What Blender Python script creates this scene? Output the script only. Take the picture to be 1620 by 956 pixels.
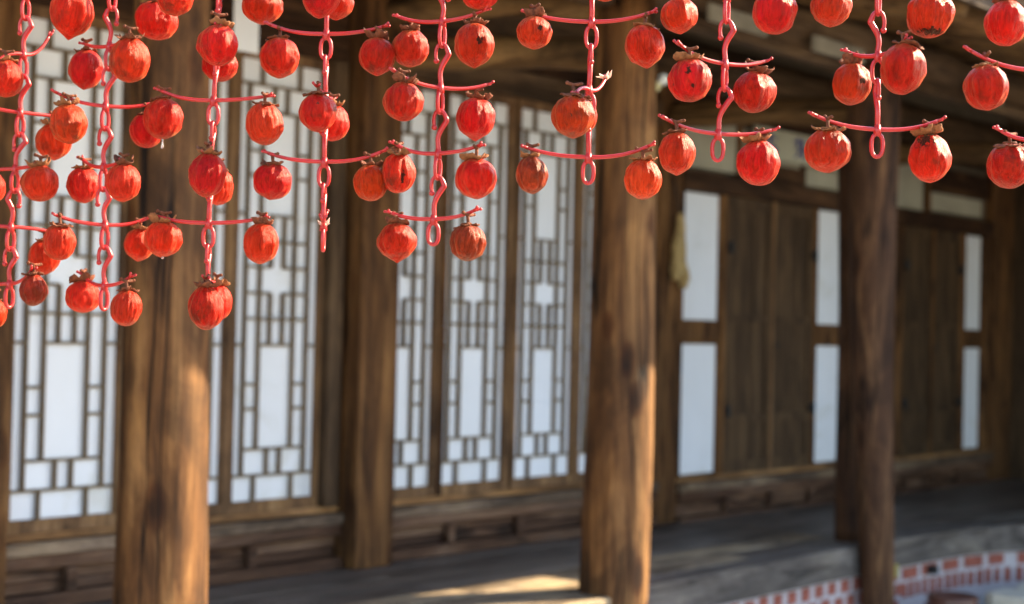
import bpy, math, random
from mathutils import Vector, Matrix, noise

for o in list(bpy.data.objects):
    bpy.data.objects.remove(o)
SC = bpy.context.scene
C = SC.collection
rnd = random.Random(7)
R = math.radians

# ------------------------------------------------------------------ camera
cd = bpy.data.cameras.new('camera')
cam = bpy.data.objects.new('camera', cd)
C.objects.link(cam)
CAM = Vector((0.0, -5.0, 1.5))
HEAD, PITCH, ROLL = 0.71660072, 0.01801525, 0.02286342
F = Vector((math.cos(HEAD) * math.cos(PITCH), math.sin(HEAD) * math.cos(PITCH), math.sin(PITCH)))
R0 = Vector((math.sin(HEAD), -math.cos(HEAD), 0))
U0 = R0.cross(F)
RR = R0 * math.cos(ROLL) + U0 * math.sin(ROLL)
UU = -R0 * math.sin(ROLL) + U0 * math.cos(ROLL)
cam.matrix_world = Matrix(((RR.x, UU.x, -F.x, CAM.x), (RR.y, UU.y, -F.y, CAM.y), (RR.z, UU.z, -F.z, CAM.z), (0, 0, 0, 1)))
cd.sensor_fit = 'HORIZONTAL'
cd.sensor_width = 36.0
cd.lens = 2500 * 36 / 1620
cd.clip_start = 0.05
cd.clip_end = 2000
cd.dof.use_dof = True
cd.dof.focus_distance = 2.2
cd.dof.aperture_fstop = 4.0
SC.camera = cam

# ------------------------------------------------------------------ light
SUN_V = Vector((0.917, -0.40, 0)).normalized()      # towards the sun, on the ground
SUN_EL = R(32)
W = bpy.data.worlds.new('World')
SC.world = W
W.use_nodes = True
wn = W.node_tree
bg = wn.nodes['Background']
sky = wn.nodes.new('ShaderNodeTexSky')
sky.sky_type = 'NISHITA'
sky.sun_disc = False
sky.sun_elevation = SUN_EL
sky.sun_rotation = math.atan2(SUN_V.x, SUN_V.y)
sky.dust_density = 0.8
wn.links.new(sky.outputs[0], bg.inputs[0])
bg.inputs[1].default_value = 0.15
sl = bpy.data.lights.new('sun', 'SUN')
sl.energy = 5.0
sl.angle = R(0.5)
sl.color = (1.0, 0.84, 0.58)
sun = bpy.data.objects.new('sun', sl)
C.objects.link(sun)
sd = Vector((SUN_V.x * math.cos(SUN_EL), SUN_V.y * math.cos(SUN_EL), math.sin(SUN_EL)))
sun.rotation_euler = sd.to_track_quat('Z', 'Y').to_euler()
sun.location = (6, -8, 8)
SC.view_settings.view_transform = 'Standard'
SC.view_settings.look = 'None'
SC.view_settings.gamma = 1.0
SC.view_settings.exposure = 2.1
SC.render.engine = 'CYCLES'
SC.cycles.use_denoising = True
SC.cycles.max_bounces = 8
SC.cycles.diffuse_bounces = 5
SC.cycles.sample_clamp_indirect = 6

# ------------------------------------------------------------------ materials
class NT:
    def __init__(s, name):
        s.m = bpy.data.materials.new(name)
        s.m.use_nodes = True
        s.t = s.m.node_tree
        s.b = s.t.nodes['Principled BSDF']
    def n(s, typ, **kw):
        o = s.t.nodes.new(typ)
        for k, v in kw.items():
            if k.startswith('i_'):
                key = k[2:].replace('_', ' ')
                o.inputs[int(key) if key.isdigit() else key].default_value = v
            else:
                setattr(o, k, v)
        return o
    def l(s, a, b):
        s.t.links.new(a, b)
    def ramp(s, fac, stops):
        r = s.n('ShaderNodeValToRGB')
        e = r.color_ramp.elements
        while len(e) < len(stops):
            e.new(0.5)
        for el, (p, c) in zip(e, stops):
            el.position = p
            el.color = (*c, 1) if len(c) == 3 else c
        s.l(fac, r.inputs[0])
        return r
    def mix(s, fac, a, b, mode='MIX'):
        m = s.n('ShaderNodeMix', data_type='RGBA', blend_type=mode)
        for src, inp in ((fac, m.inputs[0]), (a, m.inputs[6]), (b, m.inputs[7])):
            if isinstance(src, (int, float)):
                inp.default_value = src
            elif isinstance(src, tuple):
                inp.default_value = (*src, 1)
            else:
                s.l(src, inp)
        return m.outputs[2]
    def coords(s, scale, rand=True):
        tc = s.n('ShaderNodeTexCoord')
        mp = s.n('ShaderNodeMapping')
        mp.inputs['Scale'].default_value = scale
        s.l(tc.outputs['Object'], mp.inputs[0])
        if rand:
            oi = s.n('ShaderNodeObjectInfo')
            mu = s.n('ShaderNodeMath', operation='MULTIPLY', i_1=37.0)
            s.l(oi.outputs['Random'], mu.inputs[0])
            cb = s.n('ShaderNodeCombineXYZ')
            for k in range(3):
                s.l(mu.outputs[0], cb.inputs[k])
            s.l(cb.outputs[0], mp.inputs['Location'])
        return mp.outputs[0]

def wood(name, dark, mid, light, axis='Z', freq=14.0, crack=0.5, rough=0.75, stretch=0.09, knots=0.0, blot=.9):
    t = NT(name)
    def sc(f, st):
        v = [f, f, f]
        v['XYZ'.index(axis)] = f * st
        return tuple(v)
    n1 = t.n('ShaderNodeTexNoise', i_Scale=1.0, i_Detail=7.0, i_Roughness=0.72, i_Distortion=.7)
    t.l(t.coords(sc(freq, stretch)), n1.inputs['Vector'])
    n2 = t.n('ShaderNodeTexNoise', i_Scale=1.0, i_Detail=5.0, i_Roughness=0.75)
    t.l(t.coords(sc(freq * 6, stretch * .6)), n2.inputs['Vector'])
    n3 = t.n('ShaderNodeTexNoise', i_Scale=1.0, i_Detail=5.0, i_Roughness=.65, i_Distortion=.7)
    t.l(t.coords(sc(4.5, .45)), n3.inputs['Vector'])
    c = t.ramp(n1.outputs[0], [(0.33, dark), (0.5, mid), (0.64, light)]).outputs[0]
    g = t.ramp(n2.outputs[0], [(0.3, (.45, .42, .4)), (0.6, (1.05, 1.02, 1.0))]).outputs[0]
    c = t.mix(0.75, c, g, 'MULTIPLY')
    # weathering in blotches: grey-brown to reddish
    b3 = t.ramp(n3.outputs[0], [(0.36, (.42, .36, .33)), (.5, (1.0, .88, .78)), (0.62, (1.3, 1.16, .95))]).outputs[0]
    c = t.mix(blot, c, b3, 'MULTIPLY')
    # drying cracks: thin dark lines along the grain
    n4 = t.n('ShaderNodeTexNoise', i_Scale=1.0, i_Detail=3.0, i_Distortion=0.8)
    t.l(t.coords(sc(8.0, .06)), n4.inputs['Vector'])
    ck = t.ramp(n4.outputs[0], [(0.475, (1, 1, 1)), (0.495, (1 - crack,) * 3), (0.505, (1 - crack,) * 3), (0.525, (1, 1, 1))]).outputs[0]
    c = t.mix(1.0, c, ck, 'MULTIPLY')
    if knots:
        vo = t.n('ShaderNodeTexVoronoi', i_Scale=1.0, i_Randomness=1.0)
        t.l(t.coords(sc(5.5, .45)), vo.inputs['Vector'])
        kk = t.ramp(vo.outputs['Distance'], [(.08, (.16, .12, .10)), (.16, (.55, .42, .34)), (.22, (1, 1, 1))]).outputs[0]
        c = t.mix(knots, c, kk, 'MULTIPLY')
    t.l(c, t.b.inputs['Base Color'])
    t.b.inputs['Roughness'].default_value = rough
    t.b.inputs['Specular IOR Level'].default_value = 0.2
    h = t.n('ShaderNodeMath', operation='ADD')
    t.l(n2.outputs[0], h.inputs[0]); t.l(ck, h.inputs[1])
    bp = t.n('ShaderNodeBump', i_Strength=0.6, i_Distance=0.008)
    t.l(h.outputs[0], bp.inputs['Height']); t.l(bp.outputs[0], t.b.inputs['Normal'])
    return t.m

M = {}
M['column'] = wood('column wood', (.042, .019, .008), (.145, .070, .025), (.28, .155, .062), 'Z', 11, .9, stretch=.10, knots=.9, blot=.8)
M['post'] = wood('post wood', (.045, .021, .009), (.13, .064, .023), (.22, .12, .048), 'Z', 12, .6, stretch=.10, knots=.6, blot=.7)
M['reddark'] = wood('door wood', (.045, .027, .014), (.085, .053, .028), (.125, .08, .043), 'Z', 14, .35, blot=.45)
M['beam'] = wood('beam wood', (.05, .032, .018), (.12, .080, .046), (.19, .135, .085), 'X', 9, .5, stretch=.1, knots=.3, blot=.7)
M['beamY'] = wood('cross beam wood', (.06, .034, .015), (.17, .105, .046), (.26, .17, .08), 'Y', 9, .5, stretch=.1, blot=.7)
M['lintel'] = wood('dark lintel wood', (.022, .011, .007), (.05, .026, .013), (.09, .05, .026), 'X', 9, .4)
M['sill'] = wood('weathered sill wood', (.05, .025, .015), (.11, .060, .036), (.18, .115, .078), 'X', 10, .6, stretch=.1, blot=.6)
M['sillgrey'] = wood('grey worn ledge wood', (.12, .088, .06), (.19, .145, .105), (.27, .215, .165), 'X', 10, .5, stretch=.15)
M['floor'] = wood('floor board wood', (.085, .070, .058), (.135, .114, .098), (.20, .173, .15), 'X', 10, .6, .42, stretch=.1, blot=.35)
M['edge'] = wood('grey edge beam', (.09, .078, .068), (.145, .128, .114), (.22, .20, .18), 'X', 9, .5, .7, stretch=.15, blot=.5)
M['frame'] = wood('door frame wood', (.12, .07, .035), (.21, .13, .068), (.29, .19, .105), 'Z', 14, .2)
M['edge_sunpatch'] = wood('worn edge wood lightened for sun patch', (.15, .12, .085), (.30, .25, .18), (.40, .34, .26), 'X', 9, .5, .7, stretch=.2)  # wood colour raised so the sun patch on the porch looks brighter
M['frameX'] = wood('threshold wood', (.16, .085, .035), (.28, .16, .07), (.38, .24, .12), 'X', 14, .2)
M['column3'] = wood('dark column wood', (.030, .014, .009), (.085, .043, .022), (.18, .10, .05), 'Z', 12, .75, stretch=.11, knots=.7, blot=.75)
M['lattice'] = wood('lattice bar wood', (.16, .125, .085), (.24, .195, .135), (.32, .265, .19), 'Z', 20, .1, .8, .5)

def plain(name, col, rough=.8, var=.12, scale=6.0, bump=.2, spec=.3):
    t = NT(name)
    n = t.n('ShaderNodeTexNoise', i_Scale=1.0, i_Detail=6.0, i_Roughness=.6)
    t.l(t.coords((scale,) * 3), n.inputs['Vector'])
    a = tuple(max(0, c * (1 - var)) for c in col); b = tuple(min(1, c * (1 + var)) for c in col)
    t.l(t.ramp(n.outputs[0], [(.3, a), (.7, b)]).outputs[0], t.b.inputs['Base Color'])
    t.b.inputs['Roughness'].default_value = rough
    t.b.inputs['Specular IOR Level'].default_value = spec
    bp = t.n('ShaderNodeBump', i_Strength=bump, i_Distance=0.004)
    t.l(n.outputs[0], bp.inputs['Height']); t.l(bp.outputs[0], t.b.inputs['Normal'])
    return t.m

t = NT('window paper')
n = t.n('ShaderNodeTexNoise', i_Scale=1.0, i_Detail=6.0, i_Roughness=.65, i_Distortion=.6)
t.l(t.coords((3.2, 3.2, 3.2)), n.inputs['Vector'])
n2 = t.n('ShaderNodeTexNoise', i_Scale=1.0, i_Detail=4.0)
t.l(t.coords((1.3, 1.3, .8)), n2.inputs['Vector'])
c = t.ramp(n.outputs[0], [(.28, (.70, .69, .66)), (.42, (.81, .82, .85)), (.7, (.84, .85, .88))]).outputs[0]
c = t.mix(.5, c, t.ramp(n2.outputs[0], [(.3, (.88, .87, .83)), (.6, (1, 1, 1))]).outputs[0], 'MULTIPLY')
t.l(c, t.b.inputs['Base Color'])
t.b.inputs['Roughness'].default_value = .9
bp = t.n('ShaderNodeBump', i_Strength=.3, i_Distance=.004)
t.l(n2.outputs[0], bp.inputs['Height']); t.l(bp.outputs[0], t.b.inputs['Normal'])
M['paper'] = t.m
M['plaster'] = plain('cream plaster', (.40, .37, .28), .9, .14, 5)
M['strip_tone'] = plain('pale eave strip', (.26, .235, .175), .9, .3, 9)
M['board'] = plain('name board paper', (.42, .40, .30), .8, .06, 4)
M['ink'] = plain('blue ink', (.03, .045, .30), .6, .1)
M['soil'] = plain('clay ceiling', (.12, .095, .065), .95, .25, 5)
M['tile'] = plain('roof tile', (.07, .07, .075), .8, .2, 9)
M['mortar'] = plain('white mortar', (.46, .40, .39), .9, .1, 20)
M['plinth'] = plain('grey stone', (.42, .40, .37), .9, .15, 12)
M['stone_pale'] = plain('pale stone', (.60, .53, .42), .9, .12, 14)
M['tag'] = plain('yellow sticker', (.30, .24, .06), .5, .05)
M['brick'] = plain('red brick', (.29, .085, .055), .85, .35, 30)
M['iron'] = plain('black iron', (.02, .018, .016), .6, .2)
M['straw'] = plain('dried straw colour', (.44, .31, .13), .8, .3, 30, .8)
M['white_knob'] = plain('white ceramic', (.75, .74, .68), .3, .04)
M['cream_knob'] = plain('cream ceramic', (.62, .55, .28), .3, .04)
M['bamboo'] = plain('bamboo pole', (.42, .33, .16), .5, .15, 14)
M['cord'] = plain('red cord', (.5, .04, .03), .7, .1)
M['jar'] = plain('brown glazed jar', (.11, .045, .03), .3, .15)

# courtyard earth
t = NT('courtyard earth')
n = t.n('ShaderNodeTexNoise', i_Scale=1.0, i_Detail=8.0, i_Roughness=.65)
t.l(t.coords((.8,) * 3, False), n.inputs['Vector'])
n2 = t.n('ShaderNodeTexNoise', i_Scale=1.0, i_Detail=4.0, i_Roughness=.7)
t.l(t.coords((60,) * 3, False), n2.inputs['Vector'])
c = t.ramp(n.outputs[0], [(.3, (.30, .265, .22)), (.7, (.42, .38, .33))]).outputs[0]
c = t.mix(.5, c, t.ramp(n2.outputs[0], [(.3, (.7, .7, .7)), (.7, (1.1, 1.1, 1.1))]).outputs[0], 'MULTIPLY')
t.l(c, t.b.inputs['Base Color'])
t.b.inputs['Roughness'].default_value = .95
bp = t.n('ShaderNodeBump', i_Strength=.6, i_Distance=.01)
t.l(n2.outputs[0], bp.inputs['Height']); t.l(bp.outputs[0], t.b.inputs['Normal'])
M['ground'] = t.m

# persimmon flesh: peeled, drying, translucent red-orange
def flesh(name, base=(.54, .005, .006), base2=(.34, .003, .004), dark=.0, spot=.0, sss=.45):
    t = NT(name)
    n1 = t.n('ShaderNodeTexNoise', i_Scale=1.0, i_Detail=5.0, i_Roughness=.6, i_Distortion=.4)
    t.l(t.coords((60, 60, 20)), n1.inputs['Vector'])
    n2 = t.n('ShaderNodeTexNoise', i_Scale=1.0, i_Detail=7.0, i_Roughness=.7, i_Distortion=1.0)
    t.l(t.coords((210, 210, 40)), n2.inputs['Vector'])
    n3 = t.n('ShaderNodeTexNoise', i_Scale=1.0, i_Detail=4.0, i_Roughness=.6)
    t.l(t.coords((34, 34, 34)), n3.inputs['Vector'])
    n4 = t.n('ShaderNodeTexNoise', i_Scale=1.0, i_Detail=3.0)
    t.l(t.coords((95, 95, 95)), n4.inputs['Vector'])
    n5 = t.n('ShaderNodeTexNoise', i_Scale=1.0, i_Detail=5.0, i_Roughness=.65, i_Distortion=1.2)
    t.l(t.coords((75, 75, 30)), n5.inputs['Vector'])
    c = t.ramp(n1.outputs[0], [(.32, base2), (.66, base)]).outputs[0]
    # pale dry strips left by the peeler
    pale = t.ramp(n5.outputs[0], [(.50, (0, 0, 0)), (.74, (1, 1, 1))]).outputs[0]
    m = t.n('ShaderNodeMath', operation='MULTIPLY', i_1=.42)
    t.l(pale, m.inputs[0])
    c = t.mix(m.outputs[0], c, (.64, .042, .020))
    v = t.ramp(n2.outputs[0], [(.38, (.28, .20, .18)), (.55, (1, 1, 1))]).outputs[0]
    c = t.mix(.6, c, v, 'MULTIPLY')
    lo = .60 - .20 * dark
    d = t.ramp(n3.outputs[0], [(lo, (0, 0, 0)), (lo + .16, (1, 1, 1))]).outputs[0]
    dm = t.n('ShaderNodeMath', operation='MULTIPLY', i_1=.8)
    t.l(d, dm.inputs[0])
    c = t.mix(dm.outputs[0], c, (.10, .010, .006))
    lo = .74 - .06 * spot
    d2 = t.ramp(n4.outputs[0], [(lo, (0, 0, 0)), (lo + .06, (1, 1, 1))]).outputs[0]
    c = t.mix(d2, c, (.09, .018, .012))
    # blackened, rotted places (their own outline is stored on the mesh)
    at_ = t.n('ShaderNodeAttribute', attribute_name='rot')
    ad = t.n('ShaderNodeMath', operation='MULTIPLY_ADD', i_1=1.3, i_2=-.65)
    t.l(n2.outputs[0], ad.inputs[0])
    ad2 = t.n('ShaderNodeMath', operation='ADD')
    t.l(at_.outputs['Fac'], ad2.inputs[0]); t.l(ad.outputs[0], ad2.inputs[1])
    rm = t.ramp(ad2.outputs[0], [(.35, (0, 0, 0)), (.62, (1, 1, 1))]).outputs[0]
    c = t.mix(rm, c, (.040, .011, .007))
    oi = t.n('ShaderNodeObjectInfo')
    hs = t.n('ShaderNodeHueSaturation')
    for key, lo_, sp in (('Hue', .4985, .010), ('Value', .80, .36)):
        mm = t.n('ShaderNodeMath', operation='MULTIPLY_ADD', i_1=sp, i_2=lo_)
        if key == 'Value':
            fr_ = t.n('ShaderNodeMath', operation='MULTIPLY', i_1=7.31); ff = t.n('ShaderNodeMath', operation='FRACT')
            t.l(oi.outputs['Random'], fr_.inputs[0]); t.l(fr_.outputs[0], ff.inputs[0]); t.l(ff.outputs[0], mm.inputs[0])
        else:
            t.l(oi.outputs['Random'], mm.inputs[0])
        t.l(mm.outputs[0], hs.inputs[key])
    t.l(c, hs.inputs['Color'])
    t.l(hs.outputs[0], t.b.inputs['Base Color'])
    t.b.inputs['Sheen Weight'].default_value = .24
    t.b.inputs['Sheen Roughness'].default_value = .3
    t.b.inputs['Sheen Tint'].default_value = (1.0, .62, .22, 1)
    t.b.subsurface_method = 'RANDOM_WALK'
    sw = t.n('ShaderNodeMath', operation='MULTIPLY_ADD', i_1=-sss, i_2=sss)
    t.l(rm, sw.inputs[0]); t.l(sw.outputs[0], t.b.inputs['Subsurface Weight'])
    t.b.inputs['Subsurface Radius'].default_value = (1.0, .10, .04)
    t.b.inputs['Subsurface Scale'].default_value = .011
    rr_ = t.ramp(n5.outputs[0], [(.35, (.30,) * 3), (.7, (.46,) * 3)]).outputs[0]
    t.l(rr_, t.b.inputs['Roughness'])
    t.b.inputs['Specular IOR Level'].default_value = .36
    sp_ = t.n('ShaderNodeMath', operation='MULTIPLY_ADD', i_1=-.22, i_2=.27)
    t.l(rm, sp_.inputs[0]); t.l(sp_.outputs[0], t.b.inputs['Specular IOR Level'])
    t.b.inputs['Specular Tint'].default_value = (1.0, .32, .12, 1)
    t.b.inputs['Coat Weight'].default_value = .0
    t.b.inputs['Coat Roughness'].default_value = .15
    h = t.n('ShaderNodeMath', operation='MULTIPLY_ADD', i_1=.7)
    t.l(n2.outputs[0], h.inputs[0]); t.l(n1.outputs[0], h.inputs[2])
    bp = t.n('ShaderNodeBump', i_Strength=1.0, i_Distance=.003)
    t.l(h.outputs[0], bp.inputs['Height']); t.l(bp.outputs[0], t.b.inputs['Normal'])
    return t.m
M['flesh'] = flesh('persimmon flesh')
M['flesh_spot'] = flesh('spotted persimmon flesh', spot=1.0, dark=.45)
M['flesh_dark'] = flesh('dark dried persimmon flesh', (.30, .012, .008), (.13, .008, .006), dark=.62, spot=.6, sss=.3)
M['flesh_rib'] = flesh('ribbed persimmon flesh', (.56, .016, .010), (.40, .005, .005))
M['rot'] = plain('blackened flesh', (.035, .014, .01), .5, .5, 90, .8)
M['calyx'] = plain('dried calyx', (.15, .040, .014), .8, .6, 160, .9)
M['calyx_pale'] = plain('pale calyx edge', (.24, .085, .028), .8, .4, 160, .9)
M['syrup'] = plain('clear syrup drop', (.9, .85, .78), .08, .02)
M['syrup'].node_tree.nodes['Principled BSDF'].inputs['Transmission Weight'].default_value = .8

def plastic(name, col):
    t = NT(name)
    t.b.inputs['Base Color'].default_value = (*col, 1)
    n = t.n('ShaderNodeTexNoise', i_Scale=1.0, i_Detail=4.0)
    t.l(t.coords((120,) * 3), n.inputs['Vector'])
    t.l(t.ramp(n.outputs[0], [(.3, tuple(x * .88 for x in col)), (.7, col)]).outputs[0], t.b.inputs['Base Color'])
    t.b.inputs['Roughness'].default_value = .38
    t.b.inputs['Subsurface Weight'].default_value = .5
    t.b.inputs['Subsurface Radius'].default_value = (1, .25, .2)
    t.b.inputs['Subsurface Scale'].default_value = .006
    bp = t.n('ShaderNodeBump', i_Strength=.15, i_Distance=.0008)
    t.l(n.outputs[0], bp.inputs['Height']); t.l(bp.outputs[0], t.b.inputs['Normal'])
    return t.m
M['plastic'] = plastic('red plastic', (.46, .017, .014))
M['plastic_torn'] = plastic('pale torn plastic', (.82, .50, .40))

# ------------------------------------------------------------------ helpers
class MB:
    """collects faces of several shapes for one mesh"""
    def __init__(s):
        s.v = []; s.f = []; s.mi = []
    def add(s, vs, fs, mi=0):
        k = len(s.v)
        s.v += [tuple(v) for v in vs]
        s.f += [tuple(i + k for i in f) for f in fs]
        s.mi += [mi] * len(fs)
    def box(s, x0, x1, y0, y1, z0, z1):
        s.add([(x0, y0, z0), (x1, y0, z0), (x1, y1, z0), (x0, y1, z0), (x0, y0, z1), (x1, y0, z1), (x1, y1, z1), (x0, y1, z1)],
              [(0, 3, 2, 1), (4, 5, 6, 7), (0, 1, 5, 4), (1, 2, 6, 5), (2, 3, 7, 6), (3, 0, 4, 7)])
    def tube(s, pts, rad, n=10, cap=True, flat=1.0):
        pts = [Vector(p) for p in pts]
        m = len(pts)
        rad = rad if isinstance(rad, (list, tuple)) else [rad] * m
        closed = (pts[0] - pts[-1]).length < 1e-7
        tg0 = (pts[1] - pts[0]).normalized()
        up = Vector((0, 0, 1)) if abs(tg0.z) < .9 else Vector((1, 0, 0))
        a = tg0.cross(up).normalized()
        vs = []
        for i in range(m):
            if closed and i in (0, m - 1):
                tg = (pts[1] - pts[m - 2]).normalized()
            else:
                tg = (pts[min(i + 1, m - 1)] - pts[max(i - 1, 0)]).normalized()
            a = (a - tg * a.dot(tg)).normalized()
            b = tg.cross(a)
            for k in range(n):
                w = 2 * math.pi * k / n
                vs.append(pts[i] + (a * math.cos(w) + b * math.sin(w) * flat) * rad[i])
        fs = [(i * n + k, i * n + (k + 1) % n, (i + 1) * n + (k + 1) % n, (i + 1) * n + k) for i in range(m - 1) for k in range(n)]
        if cap and not closed:
            fs.append(tuple(range(n - 1, -1, -1)))
            fs.append(tuple((m - 1) * n + k for k in range(n)))
        s.add(vs, fs)
    def ball(s, c, r, n=8, sz=1.0):
        c = Vector(c); vs = [c + Vector((0, 0, r * sz))]; fs = []
        for i in range(1, n // 2 + 1):
            ph = math.pi * i / (n // 2 + 1)
            for k in range(n):
                w = 2 * math.pi * k / n
                vs.append(c + Vector((math.sin(ph) * math.cos(w) * r, math.sin(ph) * math.sin(w) * r, math.cos(ph) * r * sz)))
        vs.append(c - Vector((0, 0, r * sz)))
        m = n // 2
        for k in range(n):
            fs.append((0, 1 + k, 1 + (k + 1) % n))
            for i in range(m - 1):
                fs.append((1 + i * n + k, 1 + (i + 1) * n + k, 1 + (i + 1) * n + (k + 1) % n, 1 + i * n + (k + 1) % n))
            fs.append((1 + (m - 1) * n + k, len(vs) - 1, 1 + (m - 1) * n + (k + 1) % n))
        s.add(vs, fs)
    def mesh(s, name, mats, smooth=False, origin=(0, 0, 0)):
        me = bpy.data.meshes.new(name)
        o = Vector(origin)
        me.from_pydata([tuple(Vector(v) - o) for v in s.v], [], s.f)
        for m in (mats if isinstance(mats, (list, tuple)) else [mats]):
            me.materials.append(m)
        for p, k in zip(me.polygons, s.mi):
            p.material_index = k
            p.use_smooth = smooth
        me.update()
        return me

def link(name, me, parent=None, loc=(0, 0, 0), wparent=Vector((0, 0, 0))):
    o = bpy.data.objects.new(name, me)
    C.objects.link(o)
    o.location = Vector(loc) - wparent
    if parent:
        o.parent = parent
    return o
def tag(o, label=None, cat=None, group=None, kind=None):
    for k, v in (('label', label), ('category', cat), ('group', group), ('kind', kind)):
        if v:
            o[k] = v
    return o
def empty(name, loc, label, cat, group=None):
    o = bpy.data.objects.new(name, None)
    C.objects.link(o)
    o.empty_display_size = .05
    o.location = loc
    return tag(o, label, cat, group)
WP = {}
def part(name, mb, mat, parent, smooth=False, origin=None):
    """one mesh object given in world coordinates, under its thing"""
    if origin is None:
        xs = list(zip(*mb.v)); origin = tuple((min(a) + max(a)) / 2 for a in xs)
    me = mb.mesh(name, mat, smooth, origin)
    pw = WP.get(parent.name, Vector((0, 0, 0))) if parent else Vector((0, 0, 0))
    o = link(name, me, parent, origin, pw)
    WP[o.name] = Vector(origin)
    return o
def box(name, mat, parent, x0, x1, y0, y1, z0, z1, bev=0.004):
    mb = MB()
    if bev and min(x1 - x0, y1 - y0, z1 - z0) > bev * 4:
        # chamfered box
        b = bev; vs = []; 
        for zz, ins in ((z0, b), (z0 + b, 0), (z1 - b, 0), (z1, b)):
            for (sx, sy) in ((0, 0), (1, 0), (1, 1), (0, 1)):
                ex, ey = (x1 if sx else x0), (y1 if sy else y0)
                dx = -1 if sx else 1; dy = -1 if sy else 1
                first = (ex + dx * (b + ins), ey + dy * ins, zz); second = (ex + dx * ins, ey + dy * (b + ins), zz)
                vs += ([second, first] if (sx, sy) in ((0, 0), (1, 1)) else [first, second])
        fs = [tuple(range(7, -1, -1)), tuple(range(24, 32))]
        for i in range(3):
            for k in range(8):
                fs.append((i * 8 + k, i * 8 + (k + 1) % 8, (i + 1) * 8 + (k + 1) % 8, (i + 1) * 8 + k))
        mb.add(vs, fs)
    else:
        mb.box(x0, x1, y0, y1, z0, z1)
    return part(name, mb, mat, parent)

# ------------------------------------------------------------------ ground
mb = MB()
N = 24
xs = [-200, -60, -20] + [-6 + i for i in range(N)] + [40, 80, 220]
ys = [-200, -60, -25] + [-12 + i for i in range(16)] + [30, 80, 200]
vs = [(x, y, 0) for y in ys for x in xs]
nx = len(xs)
mb.add(vs, [(j * nx + i, j * nx + i + 1, (j + 1) * nx + i + 1, (j + 1) * nx + i) for j in range(len(ys) - 1) for i in range(nx - 1)])
tag(part('ground', mb, M['ground'], None, origin=(0, 0, 0)), kind='structure')

# ------------------------------------------------------------------ the house
H = empty('wooden_house', (0, 0, 0), 'old wooden house with paper lattice doors, log columns and raised board porch', 'house')
FZ = .475
def hb(name, mat, *a, **k):
    return box(name, M[mat], H, *a, **k)

# solid wall core behind the doors, added to stop light leaks, and the dark ends
hb('wall', 'soil', -1.5, 11.42, .03, .18, 0, 3.3)
hb('wing_wall', 'reddark', 11.42, 11.6, -6.5, .18, 0, 3.3)

# round columns: tapered, slightly crooked logs
def column(x, y, z0, z1, r0, r1, lean=(0, 0), seed=0, name='column', nseg=36, mat='column'):
    mb = MB(); vs = []; rows = 34
    for j in range(rows):
        t = j / (rows - 1); z = z0 + (z1 - z0) * t
        r = r0 + (r1 - r0) * t
        cx = x + lean[0] * t + .012 * math.sin(t * 5 + seed); cy = y + lean[1] * t + .01 * math.sin(t * 4 + seed * 2)
        for k in range(nseg):
            w = 2 * math.pi * k / nseg
            d = 1 + .05 * noise.noise(Vector((math.cos(w) * 1.6 + seed * 7, math.sin(w) * 1.6, z * .9))) + .016 * noise.noise(Vector((math.cos(w) * 6, math.sin(w) * 6 + seed, z * 3)))
            vs.append((cx + math.cos(w) * r * d, cy + math.sin(w) * r * d, z))
    fs = [(j * nseg + k, j * nseg + (k + 1) % nseg, (j + 1) * nseg + (k + 1) % nseg, (j + 1) * nseg + k) for j in range(rows - 1) for k in range(nseg)]
    fs += [tuple(range(nseg - 1, -1, -1)), tuple((rows - 1) * nseg + k for k in range(nseg))]
    mb.add(vs, fs)
    return part(name, mb, M[mat], H, smooth=True)
column(2.822, -1.2, .12, 2.82, .142, .106, (0.0, 0), 1)
column(5.0, -1.2, .12, 2.82, .140, .122, (.03, 0), 5)
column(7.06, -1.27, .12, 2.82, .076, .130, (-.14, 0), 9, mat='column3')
column(9.35, -1.25, .12, 2.82, .13, .12, (0, 0), 12)
column(.7, -1.2, .12, 2.82, .14, .12, (0, 0), 14)
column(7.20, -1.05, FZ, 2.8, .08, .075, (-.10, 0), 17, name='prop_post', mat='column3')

# square wall posts
for (x0, x1, yf) in ((2.77, 3.0, -.10), (4.605, 4.83, -.15), (6.885, 7.10, -.035), (9.0, 9.22, -.04), (11.06, 11.4, -.05)):
    hb('wall_post', 'post', x0, x1, yf, .03, FZ, 2.96, bev=.008)
# jambs beside the posts
hb('jamb', 'reddark', 4.50, 4.575, -.07, .03, .74, 2.62)
hb('jamb', 'frame', 4.575, 4.603, -.03, .03, .74, 2.62)  # lighter wood tone stands in for the jamb's lit edge
hb('jamb', 'reddark', 3.0, 3.028, -.02, .03, .74, 2.62)
hb('jamb', 'post', 6.735, 6.885, -.02, .03, .74, 2.62)

# lattice doors
BAR = MB(); BAR.box(-.5, .5, -.5, .5, -.5, .5)
bar_me = BAR.mesh('lattice_bar', M['lattice'])
V, HZ = [], []
for s in (-1, 1):
    V += [(s * .165, .888, 2.478), (s * .0915, .995, 2.371),
          (s * .10, .785, .888), (s * .10, 2.478, 2.581), (s * .034, .888, .995), (s * .034, 2.371, 2.478),
          (s * .034, 1.418, 1.63), (s * .034, 1.736, 1.948)]
    a, b = (.0915, .165)
    for z in (1.158, 1.258, 2.108, 2.208):
        HZ.append((min(s * a, s * b), max(s * a, s * b), z))
    for z in (1.63, 1.736):
        HZ.append((min(s * .034, s * b), max(s * .034, s * b), z))
    for z in (1.418, 1.948):
        HZ.append((min(s * b, s * .2225), max(s * b, s * .2225), z))
for z in (.888, 2.478):
    HZ.append((-.2225, .2225, z))
for z in (.995, 2.371, 1.525, 1.841):
    HZ.append((-.165, .165, z))
for z in (1.418, 1.948):
    HZ.append((-.0915, .0915, z))
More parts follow.
